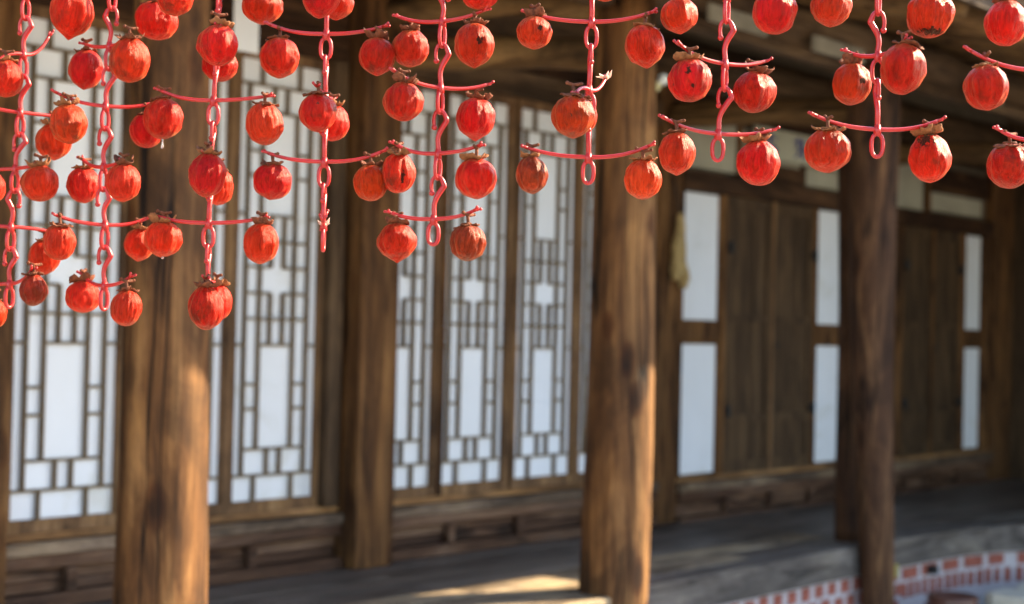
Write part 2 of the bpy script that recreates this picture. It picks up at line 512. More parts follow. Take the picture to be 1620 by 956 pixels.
def lattice_door(cx):
    mb = MB()
    for s in (-1, 1):
        x = cx + s * .2345
        mb.box(x - .0125, x + .0125, -.018, .02, .74, 2.62)
    for (z0, z1) in ((.74, .785), (2.581, 2.62)):
        mb.box(cx - .222, cx + .222, -.016, .02, z0, z1)
    o = part('lattice_door', mb, M['frame'], H, origin=(cx, 0, .74))
    def w(name, me, loc, scale=(1, 1, 1)):
        c = bpy.data.objects.new(name, me); C.objects.link(c)
        c.parent = o; c.location = Vector(loc) - Vector((cx, 0, .74)); c.scale = scale
        return c
    p = MB(); p.box(-.2225, .2225, 0, .004, 0, 1.8)
    w('paper', p.mesh('paper', M['paper']), (cx, .016, .783))
    for (x, z0, z1) in V:
        w('lattice_bar', bar_me, (cx + x, .003, (z0 + z1) / 2), (.0095, .022, z1 - z0))
    for (x0, x1, z) in HZ:
        w('lattice_bar', bar_me, (cx + (x0 + x1) / 2, .0045, z), (x1 - x0, .020, .0095))
    return o
for cx in (3.2775, 3.7725, 4.2675, 4.9775, 5.4715, 5.9875, 6.4835):
    lattice_door(cx)
tag(bpy.data.objects['lattice_door'], None)
# darker meeting stile between the first pair of doors in the second bay
hb('meeting_stile', 'post', 5.221, 5.247, -.03, -.019, .72, 2.62, bev=0)

# threshold, low wall of planks and stubs under the doors
def low_wall(x0, x1, top, stubs, tan=True):
    hb('threshold', 'frameX', x0, x1, -.035, .03, top - .028, top)
    hb('sill', 'sillgrey', x0, x1, -.075, .03, top - .075, top - .03)
    n = 0
    xs_ = [x0] + sorted(stubs) + [x1]
    hb('sill_beam', 'sill', x0, x1, -.06, .03, top - .125, top - .077)
    for a, b in zip(xs_[:-1], xs_[1:]):
        hb('low_plank', 'sill', a + .003, b - .003, -.022 + .004 * (n % 2), .03, top - .172, top - .128)
        hb('low_plank', 'sill', a + .003, b - .003, -.014 - .004 * (n % 2), .03, top - .215, top - .176)
        n += 1
    for s in stubs:
        hb('stub', 'sill', s - .022, s + .022, -.058, -.0225, top - .215, top - .130, bev=.003)
    hb('base_beam', 'sill', x0, x1, -.07, .03, FZ, top - .218)
low_wall(3.0, 4.605, .74, [3.29, 4.13])
low_wall(4.83, 6.885, .74, [5.295, 5.78, 6.3])
low_wall(1.0, 2.77, .74, [1.9])
# first post to the left
hb('wall_post', 'post', .6, .85, -.1, .03, FZ, 2.96)
for cx in (1.3, 1.8, 2.3):
    pass

# lintels and high beams on the wall
hb('lintel', 'lintel', 3.0, 4.605, -.04, .03, 2.622, 2.75)
hb('lintel', 'beam', 4.83, 6.885, -.05, .03, 2.622, 2.745)
for (x0, x1) in ((3.0, 4.605), (4.83, 6.885), (7.10, 9.0), (9.22, 11.06)):
    hb('upper_beam', 'lintel', x0, x1, -.03, .03, 2.752, 2.85)  # beam in the right bays; above the lattice its dark tone stands for shaded plaster
def logX(name, x0, x1, y, z, r, mat, seed=0):
    mb = MB(); k = 22
    pts = [(x0 + (x1 - x0) * i / k, y + .012 * math.sin(i * .7 + seed), z + .012 * math.sin(i * .5 + seed)) for i in range(k + 1)]
    mb.tube(pts, [r * (1 + .05 * math.sin(i * 1.1 + seed)) for i in range(k + 1)], 18)
    return part(name, mb, M[mat], H, smooth=True)
logX('purlin', -1.3, 11.3, .02, 3.0, .12, 'beam', 1)
for a, b in ((-1.3, 2.83), (2.84, 5.0), (5.01, 7.1), (7.11, 9.35)):
    logX('eave_purlin', a, b, -1.2, 2.93, .10, 'beam', a)
    hb('purlin_support', 'beam', a + .12, b - .12, -1.245, -1.155, 2.78, 2.835)

# cross beams from wall post to porch column, naturally bent logs
def cross(xw, xc, zw, zc, r, arch, seed, name='cross_beam'):
    mb = MB(); k = 14; pts = []
    for i in range(k + 1):
        t = i / k
        pts.append((xw + (xc - xw) * t, -.02 - 1.18 * t, zw + (zc - zw) * t + arch * math.sin(math.pi * t)))
    mb.tube(pts, [r * (1 + .07 * math.sin(i * .9 + seed)) for i in range(k + 1)], 18)
    return part(name, mb, M['beamY'], H, smooth=True)
cross(4.72, 5.0, 2.66, 2.605, .068, .018, 2)
cross(4.72, 5.0, 2.86, 2.79, .05, .02, 4, 'tie_beam')
cross(2.885, 2.835, 2.66, 2.605, .068, .018, 3)
cross(6.99, 7.10, 2.68, 2.62, .068, .018, 5)
cross(9.11, 9.35, 2.68, 2.62, .068, .018, 6)

# third and fourth bay: paper side lights, board doors, lintel, plaster panels
def bay(x0, x1, pw, dl, dm, dr, pe, zt, upper):
    zb = .715
    low_wall(x0, x1, zb, [dl + .02, dm, dr - .02])
    hb('door_lintel', 'lintel', x0, x1, -.05, .03, zt, zt + .11)
    for (a, b) in (pw, pe):
        for (z0, z1) in ((zb + .012, 1.448), (1.583, zt - .004)):
            box('paper_panel', M['paper'], H, a, b, .012, .028, z0, z1, bev=0)
        hb('mid_rail', 'post', a, b, -.012, .028, 1.45, 1.581)
    for (a, b) in ((x0, pw[0]), (pw[1], dl), (dr, pe[0]), (pe[1], x1)):
        if b - a > .012:
            hb('stud', 'post', a + .001, b - .001, -.03, .03, zb, zt)
    for (a, b) in ((dl, dm), (dm, dr)):
        mb = MB(); sw = .05; a += .004; b -= .004
        mb.box(a, a + sw, -.02, .02, zb, zt); mb.box(b - sw, b, -.02, .02, zb, zt)
        for (z0, z1) in ((zb, zb + .07), (1.0, 1.045), (1.58, 1.62), (zt - .07, zt)):
            mb.box(a + sw, b - sw, -.017, .02, z0, z1)
        d = part('board_door', mb, M['reddark'], H)
        n = 3; w_ = (b - a - 2 * sw) / n
        for k in range(n):
            for (z0, z1) in ((zb + .07, 1.0), (1.045, 1.58), (1.62, zt - .07)):
                m2 = MB(); m2.box(a + sw + k * w_ + .002, a + sw + (k + 1) * w_ - .002, -.004 + .002 * (k % 2), .015, z0, z1)
                part('door_board', m2, M['reddark'], d)
        hx = a + .012 if a < dm - .1 else b - .012
        for z in (1.07, 2.0):
            m3 = MB(); m3.tube([(hx, -.045, z - .035), (hx, -.045, z + .035)], .014, 8)
            m3.box(hx - .02, hx + .02, -.036, -.0205, z - .02, z + .02)
            part('hinge', m3, M['iron'], d)
    mb = MB(); mb.box(dm - .012, dm + .012, -.034, -.0205, zb, zt)
    part('cover_strip', mb, M['frame'] if x0 < 8 else M['post'], H)
    m4 = MB()
    m4.tube([(dm + .05 + .022 * math.cos(w / 8 * 2 * math.pi), -.03, 1.45 + .022 * math.sin(w / 8 * 2 * math.pi)) for w in range(9)], .004, 6)
    part('pull_ring', m4, M['iron'], H)
    for (a, b, z0, z1) in upper:
        box('plaster_panel', M['plaster'], H, a, b, -.004, .0295, z0, z1, bev=0)
bay(7.10, 9.0, (7.135, 7.52), 7.56, 8.055, 8.53, (8.57, 8.94), 2.295, [(7.14, 7.665, 2.43, 2.70), (8.41, 8.95, 2.43, 2.70), (7.70, 8.375, 2.52, 2.70)])
hb('upper_beam', 'lintel', 7.69, 8.39, -.03, .03, 2.408, 2.515)
hb('strut', 'post', 8.377, 8.408, -.03, .03, 2.42, 2.75)
hb('strut', 'post', 7.667, 7.698, -.03, .03, 2.42, 2.75)
bay(9.22, 11.06, (9.25, 9.64), 9.70, 10.13, 10.56, (10.64, 10.96), 2.265, [(9.60, 10.0, 2.385, 2.74), (10.09, 10.93, 2.40, 2.525)])
hb('strut', 'post', 10.03, 10.075, -.03, .03, 2.38, 2.75)
hb('upper_beam', 'lintel', 10.09, 11.0, -.03, .03, 2.53, 2.70)
hb('upper_beam', 'lintel', 7.10, 9.0, -.035, .03, 2.705, 2.75)

# pale strips and papers up under the eaves
hb('eave_paper', 'paper', 3.755, 3.875, -.315, -.31, 2.53, 2.80, bev=0)

# name board with brushed blue characters, hung over the lintel
nb = empty('name_board', (7.76, -.06, 2.53), 'cream paper board brushed with blue characters above the board doors', 'sign')
WP[nb.name] = Vector((7.76, -.06, 2.53))
mb = MB(); mb.box(7.76, 8.90, -.075, -.055, 2.535, 2.715)
part('panel', mb, M['board'], nb)
def stroke(pts, r):
    mb = MB(); mb.tube([(x, -.0765, z) for x, z in pts], r, 6, flat=.3)
    return mb
cxs = (7.93, 8.22, 8.5, 8.76)
glyph = [
    [[(-.06, .03), (.05, .035)], [(-.01, .06), (-.05, -.05)], [(-.005, .0), (.05, -.045)]],
    [[(-.055, .04), (.045, .045)], [(0, .065), (-.005, .01)], [(-.04, .0), (.035, .005), (.0, -.035), (-.03, -.055)], [(.055, .06), (.055, -.06)], [(.055, .0), (.085, .0)]],
    [[(-.05, .05), (.04, .05), (.03, .01), (-.05, .005)], [(-.05, .005), (-.05, -.03), (.05, -.03)], [(0, -.03), (0, -.065)]],
    [[(-.05, .045), (-.05, -.04), (.02, -.035)], [(.05, .06), (.05, -.06)], [(.05, .005), (.02, .005)]],
]
for cx, g in zip(cxs, glyph):
    mb = MB()
    for s in g:
        mb.tube([(cx + x, -.0765, 2.625 + z) for x, z in s], .014, 6, flat=.3)
    part('character', mb, M['ink'], nb)

# ------------------------------------------------------------------ porch floor
EDGE = [(-1.5, -1.22), (1, -1.22), (3, -1.22), (5, -1.22), (6.2, -1.2), (7.2, -1.19), (7.8, -1.2), (8.15, -1.23), (8.45, -1.30), (8.72, -1.44), (8.95, -1.68), (9.08, -2.0), (9.12, -2.6), (9.12, -5.5)]
prng = random.Random(3)
# boards run along the wall, butted at random lengths
yb = -.035
row = 0
while yb > -1.04:
    w_ = .155 + prng.random() * .03
    x = -1.5 - prng.random()
    y0 = max(yb - w_, -1.06)
    while x < 11.4:
        L_ = 1.9 + prng.random() * .8
        x1 = min(x + L_, 11.4)
        if x1 > 2.0:
            dz = prng.random() * .004
            hb('floor_board', 'floor' if yb > -.60 or x > 4.9 else 'edge_sunpatch', x + .002, x1 - .002, y0 + .003, yb - .003, FZ - .03, FZ + dz, bev=.003)  # outer rows left of the second column lightened for the sun patch
        x = x1
    yb = y0; row += 1
hb('floor_joist', 'lintel', -1.5, 11.4, -1.06, .03, FZ - .09, FZ - .035)
# wing floor boards run away from the corner
x = 9.16
while x < 11.3:
    hb('floor_board', 'floor', x + .002, x + .168, -5.5, -1.066, FZ - .03, FZ + prng.random() * .004, bev=.003)
    x += .17

def offset(poly, d):
    out = []
    for i, p in enumerate(poly):
        a = Vector(poly[max(i - 1, 0)]); b = Vector(poly[min(i + 1, len(poly) - 1)])
        tg = (b - a).normalized(); nn = Vector((tg.y, -tg.x))
        out.append((p[0] + nn.x * d, p[1] + nn.y * d))
    return out
def sweep(name, mat, poly, d0, d1, z0, z1, parent):
    a = offset(poly, d0); b = offset(poly, d1); vs = []
    for (p, q) in zip(a, b):
        vs += [(p[0], p[1], z0), (q[0], q[1], z0), (q[0], q[1], z1 - .006), (q[0] + (p[0] - q[0]) * .05, q[1] + (p[1] - q[1]) * .05, z1), (p[0], p[1], z1)]
    n = 5; fs = []
    for i in range(len(poly) - 1):
        for k in range(n):
            fs.append((i * n + k, (i + 1) * n + k, (i + 1) * n + (k + 1) % n, i * n + (k + 1) % n))
    fs += [tuple(range(n)), tuple((len(poly) - 1) * n + k for k in range(n - 1, -1, -1))]
    mb = MB(); mb.add(vs, fs)
    return part(name, mb, M[mat], parent)
def fine(poly, step=.12):
    out = []
    for a, b in zip(poly[:-1], poly[1:]):
        L_ = (Vector(b) - Vector(a)).length; n = max(1, int(L_ / step))
        out += [(a[0] + (b[0] - a[0]) * i / n, a[1] + (b[1] - a[1]) * i / n) for i in range(n)]
    return out + [poly[-1]]
# edge beam in lengths: left of the second column, between columns, round the corner
sweep('edge_beam', 'edge_sunpatch', [(-1.5, -1.24), (4.88, -1.24)], -.17, .05, .335, FZ + .004, H)  # lightened too, the sun patch runs over this length
sweep('edge_beam', 'edge', [(5.13, -1.21), (6.2, -1.2), (7.085, -1.19)], -.13, .0, .335, FZ + .004, H)
sweep('edge_beam', 'edge', fine([(7.095, -1.19)] + EDGE[6:]), -.13, .0, .335, FZ + .004, H)
# the floor between beam and boards
hb('floor_board', 'floor', 4.9, 9.14, -1.135, -1.062, FZ - .03, FZ + .001)

# brick footing under the edge beam
BP = fine(EDGE, .05)
foot = sweep('brick_footing', 'mortar', BP, -.14, -.022, .0, .333, H)
cum = [0]
for a, b in zip(BP[:-1], BP[1:]):
    cum.append(cum[-1] + (Vector(b) - Vector(a)).length)
def at(s):
    for i in range(len(cum) - 1):
        if cum[i + 1] >= s:
            a, b = Vector(BP[i]), Vector(BP[i + 1]); t = (s - cum[i]) / max(1e-9, cum[i + 1] - cum[i])
            return a + (b - a) * t, (b - a).normalized()
    return Vector(BP[-1]), (Vector(BP[-1]) - Vector(BP[-2])).normalized()
bcount = 0
def brick(s, length, z0, z1):
    global bcount
    length *= prng.uniform(.9, 1.04); z1 += prng.uniform(-.005, .003); z0 += prng.uniform(-.003, .003); s += prng.uniform(-.004, .004)
    p, tg = at(s + length / 2)
    j = prng.random
    me = bpy.data.meshes.new('brick')
    l2, c = length / 2, .004
    y0, y1 = .0, .03 + j() * .004
    nn = Vector((tg.y, -tg.x))
    vs = []
    for (yy, ins) in ((y0, 0), (y1 - c, 0), (y1, c)):
        for (sx, sz) in ((-1, 0), (1, 0), (1, 1), (-1, 1)):
            vs.append((sx * (l2 - ins), yy, (z0 + ins if sz == 0 else z1 - ins) - (z0 + z1) / 2))
    fs = [(i * 4 + k, (i + 1) * 4 + k, (i + 1) * 4 + (k + 1) % 4, i * 4 + (k + 1) % 4) for i in range(2) for k in range(4)] + [(8, 9, 10, 11)[::-1]]
    me.from_pydata(vs, [], fs); me.materials.append(M['brick'])
    o = bpy.data.objects.new('brick', me); C.objects.link(o)
    w = p - nn * .024 + nn * 0.0
    w = p + nn * (-.046)
    o.parent = foot
    o.location = Vector((w.x, w.y, (z0 + z1) / 2)) - WP[foot.name]
    o.rotation_euler = (0, 0, math.atan2(-nn.x, nn.y))
    bcount += 1
s0 = 1.5 + 5.5
s = s0
while s < s0 + 1.95:          # headers, two courses
    for k, (z0, z1) in enumerate(((.262, .322), (.185, .245), (.108, .168))):
        brick(s + (.06 if k % 2 else 0), .078, z0, z1)
    s += .125
s = s0 + 2.0
while s < s0 + 5.2:           # stretchers over a soldier course
    brick(s, .172, .262, .322)
    s += .215
s = s0 + 2.0
while s < s0 + 5.2:
    brick(s, .046, .165, .245)
    s += .076
# grey plinth, stone steps
sweep('plinth', 'plinth', BP, -.2, .03, 0, .10, H)
vent = MB(); vent.tube([(7.78, -1.23, .29), (7.78, -1.17, .29)], .025, 12)
part('vent_pipe', vent, M['iron'], H)

# ------------------------------------------------------------------ roof underside
EV = -2.24
def rz(y):  # underside height of the rafters along the slope
    return 3.03 - .06 + (y + 1.2) * (.30 if y > -1.2 else .24) + .06
x = -1.2; k = 0
while x < 11.4:
    yend = EV if x < 8.4 else EV + 0
    mb = MB()
    pts = [(x, y, rz(y) + .055) for y in (.35, -.4, -1.2, -1.8, yend + .04)]
    mb.tube(pts, [.058, .056, .055, .05, .046], 12)
    if x > 2.2:
        part('rafter', mb, M['beamY'], H, smooth=True)
    x += .34; k += 1
def roof(name, mat, y0, y1, z_off, thick, x0, x1):
    mb = MB(); ysr = [y0, -.4, -1.2, y1]
    vs = []
    for y in ysr:
        vs += [(x0, y, rz(y) + z_off), (x1, y, rz(y) + z_off), (x1, y, rz(y) + z_off + thick), (x0, y, rz(y) + z_off + thick)]
    fs = [(i * 4 + k, i * 4 + (k + 1) % 4, (i + 1) * 4 + (k + 1) % 4, (i + 1) * 4 + k) for i in range(3) for k in range(4)]
    fs += [(0, 3, 2, 1), (12, 13, 14, 15)]
    mb.add(vs, fs)
    return part(name, mb, M[mat], H)
roof('roof_deck', 'soil', .35, EV, .108, .07, -1.5, 8.35)
roof('roof_deck', 'soil', .35, -1.2, .108, .07, 8.35, 11.6)
hb('eave_edge_board', 'beam', -1.5, 8.3, EV - .03, EV - .002, rz(EV) + .05, rz(EV) + .16)
# grey tiled top, ridges of round tiles down the slope
mb = MB(); vs = []
top = [(EV - .12, rz(EV) + .20), (.4, rz(.35) + .30), (3.2, rz(.35) + 1.7), (6.0, rz(.35) + .3)]
for (y, z) in top:
    vs += [(-1.6, y, z), (11.7, y, z)]
mb.add(vs, [(0, 1, 3, 2), (2, 3, 5, 4), (4, 5, 7, 6)])
rf = part('roof', mb, M['tile'], H)
mb = MB(); x = -1.5
while x < 8.3:
    mb.tube([(x, y, z + .01) for (y, z) in top[:3]], .05, 6)
    x += .26
tag(part('round_tile', mb, M['tile'], rf), kind='stuff')
# wing roof running towards the courtyard
mb = MB()
X0 = 8.5
vs = []
for (x, z) in ((X0, 2.80), (8.9, 2.98), (11.4, 4.0), (14.0, 2.9), (14.0, 2.8), (11.4, 3.8), (8.9, 2.90), (X0, 2.72)):
    vs += [(x, -7.5, z), (x, -2.2 if x < 9 else 1.0, z)]
n = 8
mb.add(vs, [(i * 2, i * 2 + 1, ((i + 1) % n) * 2 + 1, ((i + 1) % n) * 2) for i in range(n)])
part('wing_roof', mb, M['tile'], H)

# ------------------------------------------------------------------ small things about the house
# three thin pale strips set along the eave purlin
for i, (xa, xb, lab) in enumerate(((5.42, 5.86, 'pale strip under the eaves just right of the second column'),
                                   (6.26, 6.72, 'pale strip under the eaves halfway between second and third column'),
                                   (7.86, 8.28, 'pale strip under the eaves right of the third column'))):
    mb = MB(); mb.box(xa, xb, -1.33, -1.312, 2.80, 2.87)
    o = part('pale_strip', mb, M['strip_tone'], None, origin=((xa + xb) / 2, -1.33, 2.80))
    tag(o, lab, 'board', 'pale strips under the eaves')
# pair of knobs on the second column
kn = empty('insulator', (5.185, -1.2, 2.50), 'pair of small round cream and white insulators beside the second column top', 'insulator')
WP[kn.name] = Vector((5.185, -1.2, 2.50))
mb = MB(); mb.ball((5.20, -1.22, 2.505), .021, 12); mb.tube([(5.12, -1.2, 2.505), (5.2, -1.22, 2.505)], .008, 8)
part('cream_knob', mb, M['cream_knob'], kn, smooth=True)
mb = MB(); mb.ball((5.275, -1.2, 2.545), .024, 12); mb.tube([(5.2, -1.22, 2.512), (5.275, -1.2, 2.545)], .006, 8)
part('white_knob', mb, M['white_knob'], kn, smooth=True)
# dried bundle hung by the door
bd = empty('dried_bundle', (6.985, -.1, 2.16), 'pale straw-coloured dried bundle hanging by a string on the post left of the paper panel', 'dried bundle')
WP[bd.name] = Vector((6.985, -.1, 2.16))
for (dx, tw, L_, r) in ((-.010, -.030, .36, .034), (.026, .034, .40, .032)):
    mb = MB(); k = 16; pts = []; rad = []
    for i in range(k + 1):
        t = i / k
        pts.append((6.985 + dx + tw * t + .008 * math.sin(t * 9), -.1 + dx * .5, 2.15 - L_ * t))
        rad.append(r * (.34 + .85 * t ** .6 * (1 + .22 * math.sin(t * 17))) * (1 if t < .9 else .75))
    mb.tube(pts, rad, 10, flat=.6)
    part('dried_piece', mb, M['straw'], bd, smooth=True)
mb = MB(); mb.tube([(6.985, -.05, 2.34), (6.985, -.1, 2.16), (6.985, -.1, 2.12)], .006, 6)
part('string', mb, M['iron'], bd)
# jar and stepping stones at the foot of the porch
jr = empty('clay_jar', (7.32, -1.54, 0), 'squat dark brown jar standing before the brick footing', 'jar')
WP[jr.name] = Vector((7.32, -1.54, 0))
mb = MB(); prof = [(.09, 0), (.13, .03), (.16, .10), (.155, .17), (.12, .215), (.125, .235), (.12, .25), (.10, .25), (.09, .2)]
n = 24; vs = []
for (r_, z) in prof:
    vs += [(7.32 + r_ * math.cos(2 * math.pi * k / n), -1.54 + r_ * math.sin(2 * math.pi * k / n), z) for k in range(n)]
fs = [(i * n + k, i * n + (k + 1) % n, (i + 1) * n + (k + 1) % n, (i + 1) * n + k) for i in range(len(prof) - 1) for k in range(n)] + [tuple(range(n - 1, -1, -1)), tuple((len(prof) - 1) * n + k for k in range(n))]
mb.add(vs, fs); part('body', mb, M['jar'], jr, smooth=True)
for (xa, xb, lab) in ((7.5, 7.77, 'smaller pale stepping stone beside the dark jar in front of the brick footing'), (7.79, 8.7, 'long pale stepping stone at the lower right corner by the brick footing')):
    mb = MB(); vs = []; n = 24; cx = (xa + xb) / 2; hx = (xb - xa) / 2
    for (z, sc_) in ((0, 1.0), (.22, 1.0), (.25, .97)):
        for k in range(n):
            w = 2 * math.pi * (k + .5) / n; q = (abs(math.cos(w)) ** 9 + abs(math.sin(w)) ** 9) ** (-1 / 9)
            vs.append((cx + hx * sc_ * q * math.cos(w), -1.84 + .23 * sc_ * q * math.sin(w) * (1 + .02 * math.sin(3 * w)), z))
    mb.add(vs, [(i * n + k, i * n + (k + 1) % n, (i + 1) * n + (k + 1) % n, (i + 1) * n + k) for i in range(2) for k in range(n)] + [tuple(2 * n + k for k in range(n))])
    tag(part('stepping_stone', mb, M['stone_pale'], None, origin=(cx, -1.84, 0)), lab, 'stepping stone', 'stepping stones by the porch')
hb('yellow_tag', 'tag', 7.085, 7.115, -1.352, -1.347, .335, .40, bev=0)

# ------------------------------------------------------------------ hangers
# each: chain, tier from the top, junction, left tip, right tip, hook side (2 = hook turned edge-on)
UNITS = [
    (1, 0, (1.3452, -2.8099, 2.0034), (1.3386, -2.7419, 2.0186), (1.3504, -2.8769, 2.0039), -1),
    (1, 1, (1.3452, -2.8075, 1.9127), (1.2951, -2.8103, 1.8915), (1.3931, -2.8026, 1.9494), 1),
    (1, 2, (1.3446, -2.8042, 1.8221), (1.277, -2.7863, 1.8328), (1.402, -2.8093, 1.8226), 1),
    (1, 3, (1.3419, -2.7988, 1.7343), (1.3244, -2.7177, 1.7337), (1.3403, -2.8579, 1.7361), 1),
    (1, 4, (1.34, -2.7941, 1.6436), (1.2729, -2.7667, 1.6487), (1.4007, -2.8028, 1.6403), -1),
    (1, 5, (1.3412, -2.7931, 1.555), (1.3262, -2.7143, 1.5316), (1.3411, -2.8544, 1.5752), 1),
    (2, 0, (1.413, -2.9411, 2.0148), (1.3469, -2.926, 2.0125), (1.4832, -2.9608, 2.0151), 1),
    (2, 1, (1.4125, -2.9379, 1.9225), (1.4104, -2.8749, 1.9316), (1.4108, -2.9971, 1.9268), -1),
    (2, 2, (1.4113, -2.934, 1.8302), (1.3425, -2.9073, 1.844), (1.4804, -2.9528, 1.8412), 1),
    (2, 3, (1.412, -2.9323, 1.737), (1.413, -2.8729, 1.752), (1.4048, -2.9851, 1.7413), 1),
    (2, 4, (1.4159, -2.9343, 1.6478), (1.347, -2.9131, 1.6573), (1.4817, -2.9493, 1.6616), 1),
    (2, 5, (1.4179, -2.9341, 1.5546), (1.4181, -2.8739, 1.5725), (1.4198, -2.9976, 1.568), 1),
    (3, 0, (1.4937, -3.0984, 2.0286), (1.4236, -3.0687, 2.0384), (1.5648, -3.126, 2.046), 2),
    (3, 1, (1.4939, -3.096, 1.9332), (1.4571, -3.1452, 1.9372), (1.5375, -3.0548, 1.9365), 2),
    (3, 2, (1.4935, -3.0929, 1.8368), (1.4537, -3.0128, 1.8536), (1.5338, -3.1708, 1.8423), 2),
    (3, 3, (1.4937, -3.0906, 1.7442), (1.4509, -3.1329, 1.75), (1.5391, -3.0514, 1.7448), 2),
    (3, 4, (1.4938, -3.0882, 1.6517), (1.4595, -3.0055, 1.6623), (1.534, -3.166, 1.6598), 2),
    (3, 5, (1.4957, -3.0879, 1.563), (1.4561, -3.1339, 1.5669), (1.5437, -3.0516, 1.563), 2),
    (4, 0, (1.571, -3.2556, 2.0261), (1.524, -3.2927, 2.0178), (1.6172, -3.2174, 2.034), 2),
    (4, 1, (1.5719, -3.254, 1.9325), (1.5279, -3.1778, 1.9479), (1.6208, -3.325, 1.9438), 2),
    (4, 2, (1.5739, -3.2538, 1.8408), (1.5253, -3.2895, 1.8463), (1.6213, -3.217, 1.8459), 2),
    (4, 3, (1.5754, -3.2529, 1.7435), (1.5315, -3.1767, 1.7565), (1.6315, -3.3177, 1.7604), 2),
    (4, 4, (1.5775, -3.2527, 1.649), (1.5338, -3.294, 1.656), (1.6208, -3.2114, 1.6634), 2),
    (5, 0, (1.6504, -3.4159, 2.0363), (1.6299, -3.3346, 2.051), (1.6654, -3.4938, 2.0302), 1),
    (5, 1, (1.6518, -3.415, 1.9463), (1.6381, -3.3387, 1.9592), (1.6616, -3.4874, 1.9561), -1),
    (5, 2, (1.6527, -3.4134, 1.8499), (1.5813, -3.3927, 1.8649), (1.7268, -3.4378, 1.8623), 1),
    (5, 3, (1.6531, -3.4112, 1.7544), (1.6398, -3.3355, 1.7714), (1.6618, -3.4823, 1.7621), 1),
    (5, 4, (1.6516, -3.4068, 1.6589), (1.6384, -3.3311, 1.6696), (1.6609, -3.4787, 1.6701), 1),
    (6, 0, (1.7469, -3.6153, 2.0292), (1.7159, -3.538, 2.0466), (1.7659, -3.692, 2.0312), 2),
    (6, 1, (1.7483, -3.6145, 1.9389), (1.6881, -3.5456, 1.9502), (1.7914, -3.6864, 1.9513), 2),
    (6, 2, (1.7487, -3.6123, 1.8431), (1.6905, -3.6364, 1.8301), (1.8108, -3.593, 1.8694), 2),
    (6, 3, (1.7509, -3.6121, 1.7475), (1.6935, -3.5466, 1.7589), (1.8036, -3.6791, 1.7651), 2),
    (7, 0, (1.8282, -3.7883, 1.9685), (1.8145, -3.7123, 1.9914), (1.8393, -3.8621, 1.9751), 1),
    (7, 1, (1.8291, -3.7868, 1.875), (1.7549, -3.763, 1.8925), (1.8999, -3.8075, 1.8867), 1),
    (7, 2, (1.8256, -3.7801, 1.7779), (1.7472, -3.747, 1.7922), (1.9035, -3.8188, 1.7893), 1),
    (8, 0, (1.9112, -3.9752, 1.9721), (1.8963, -3.9017, 1.9908), (1.9317, -4.0472, 1.9835), 1),
    (8, 1, (1.9132, -3.9751, 1.8804), (1.9219, -3.9244, 1.8918), (1.9001, -4.0213, 1.894), -1),
    (8, 2, (1.9155, -3.975, 1.7811), (1.8451, -3.9211, 1.7954), (1.9876, -4.028, 1.7976), 2),
    (9, 0, (1.9957, -4.1713, 1.9543), (1.9928, -4.1076, 1.9751), (2.0017, -4.239, 1.9551), 1),
    (9, 1, (1.9969, -4.1699, 1.8539), (1.933, -4.0972, 1.878), (2.0812, -4.2105, 1.8687), 1),
    (9, 2, (1.9984, -4.1692, 1.7634), (1.9995, -4.1099, 1.7806), (2.0017, -4.234, 1.7694), 1),
]
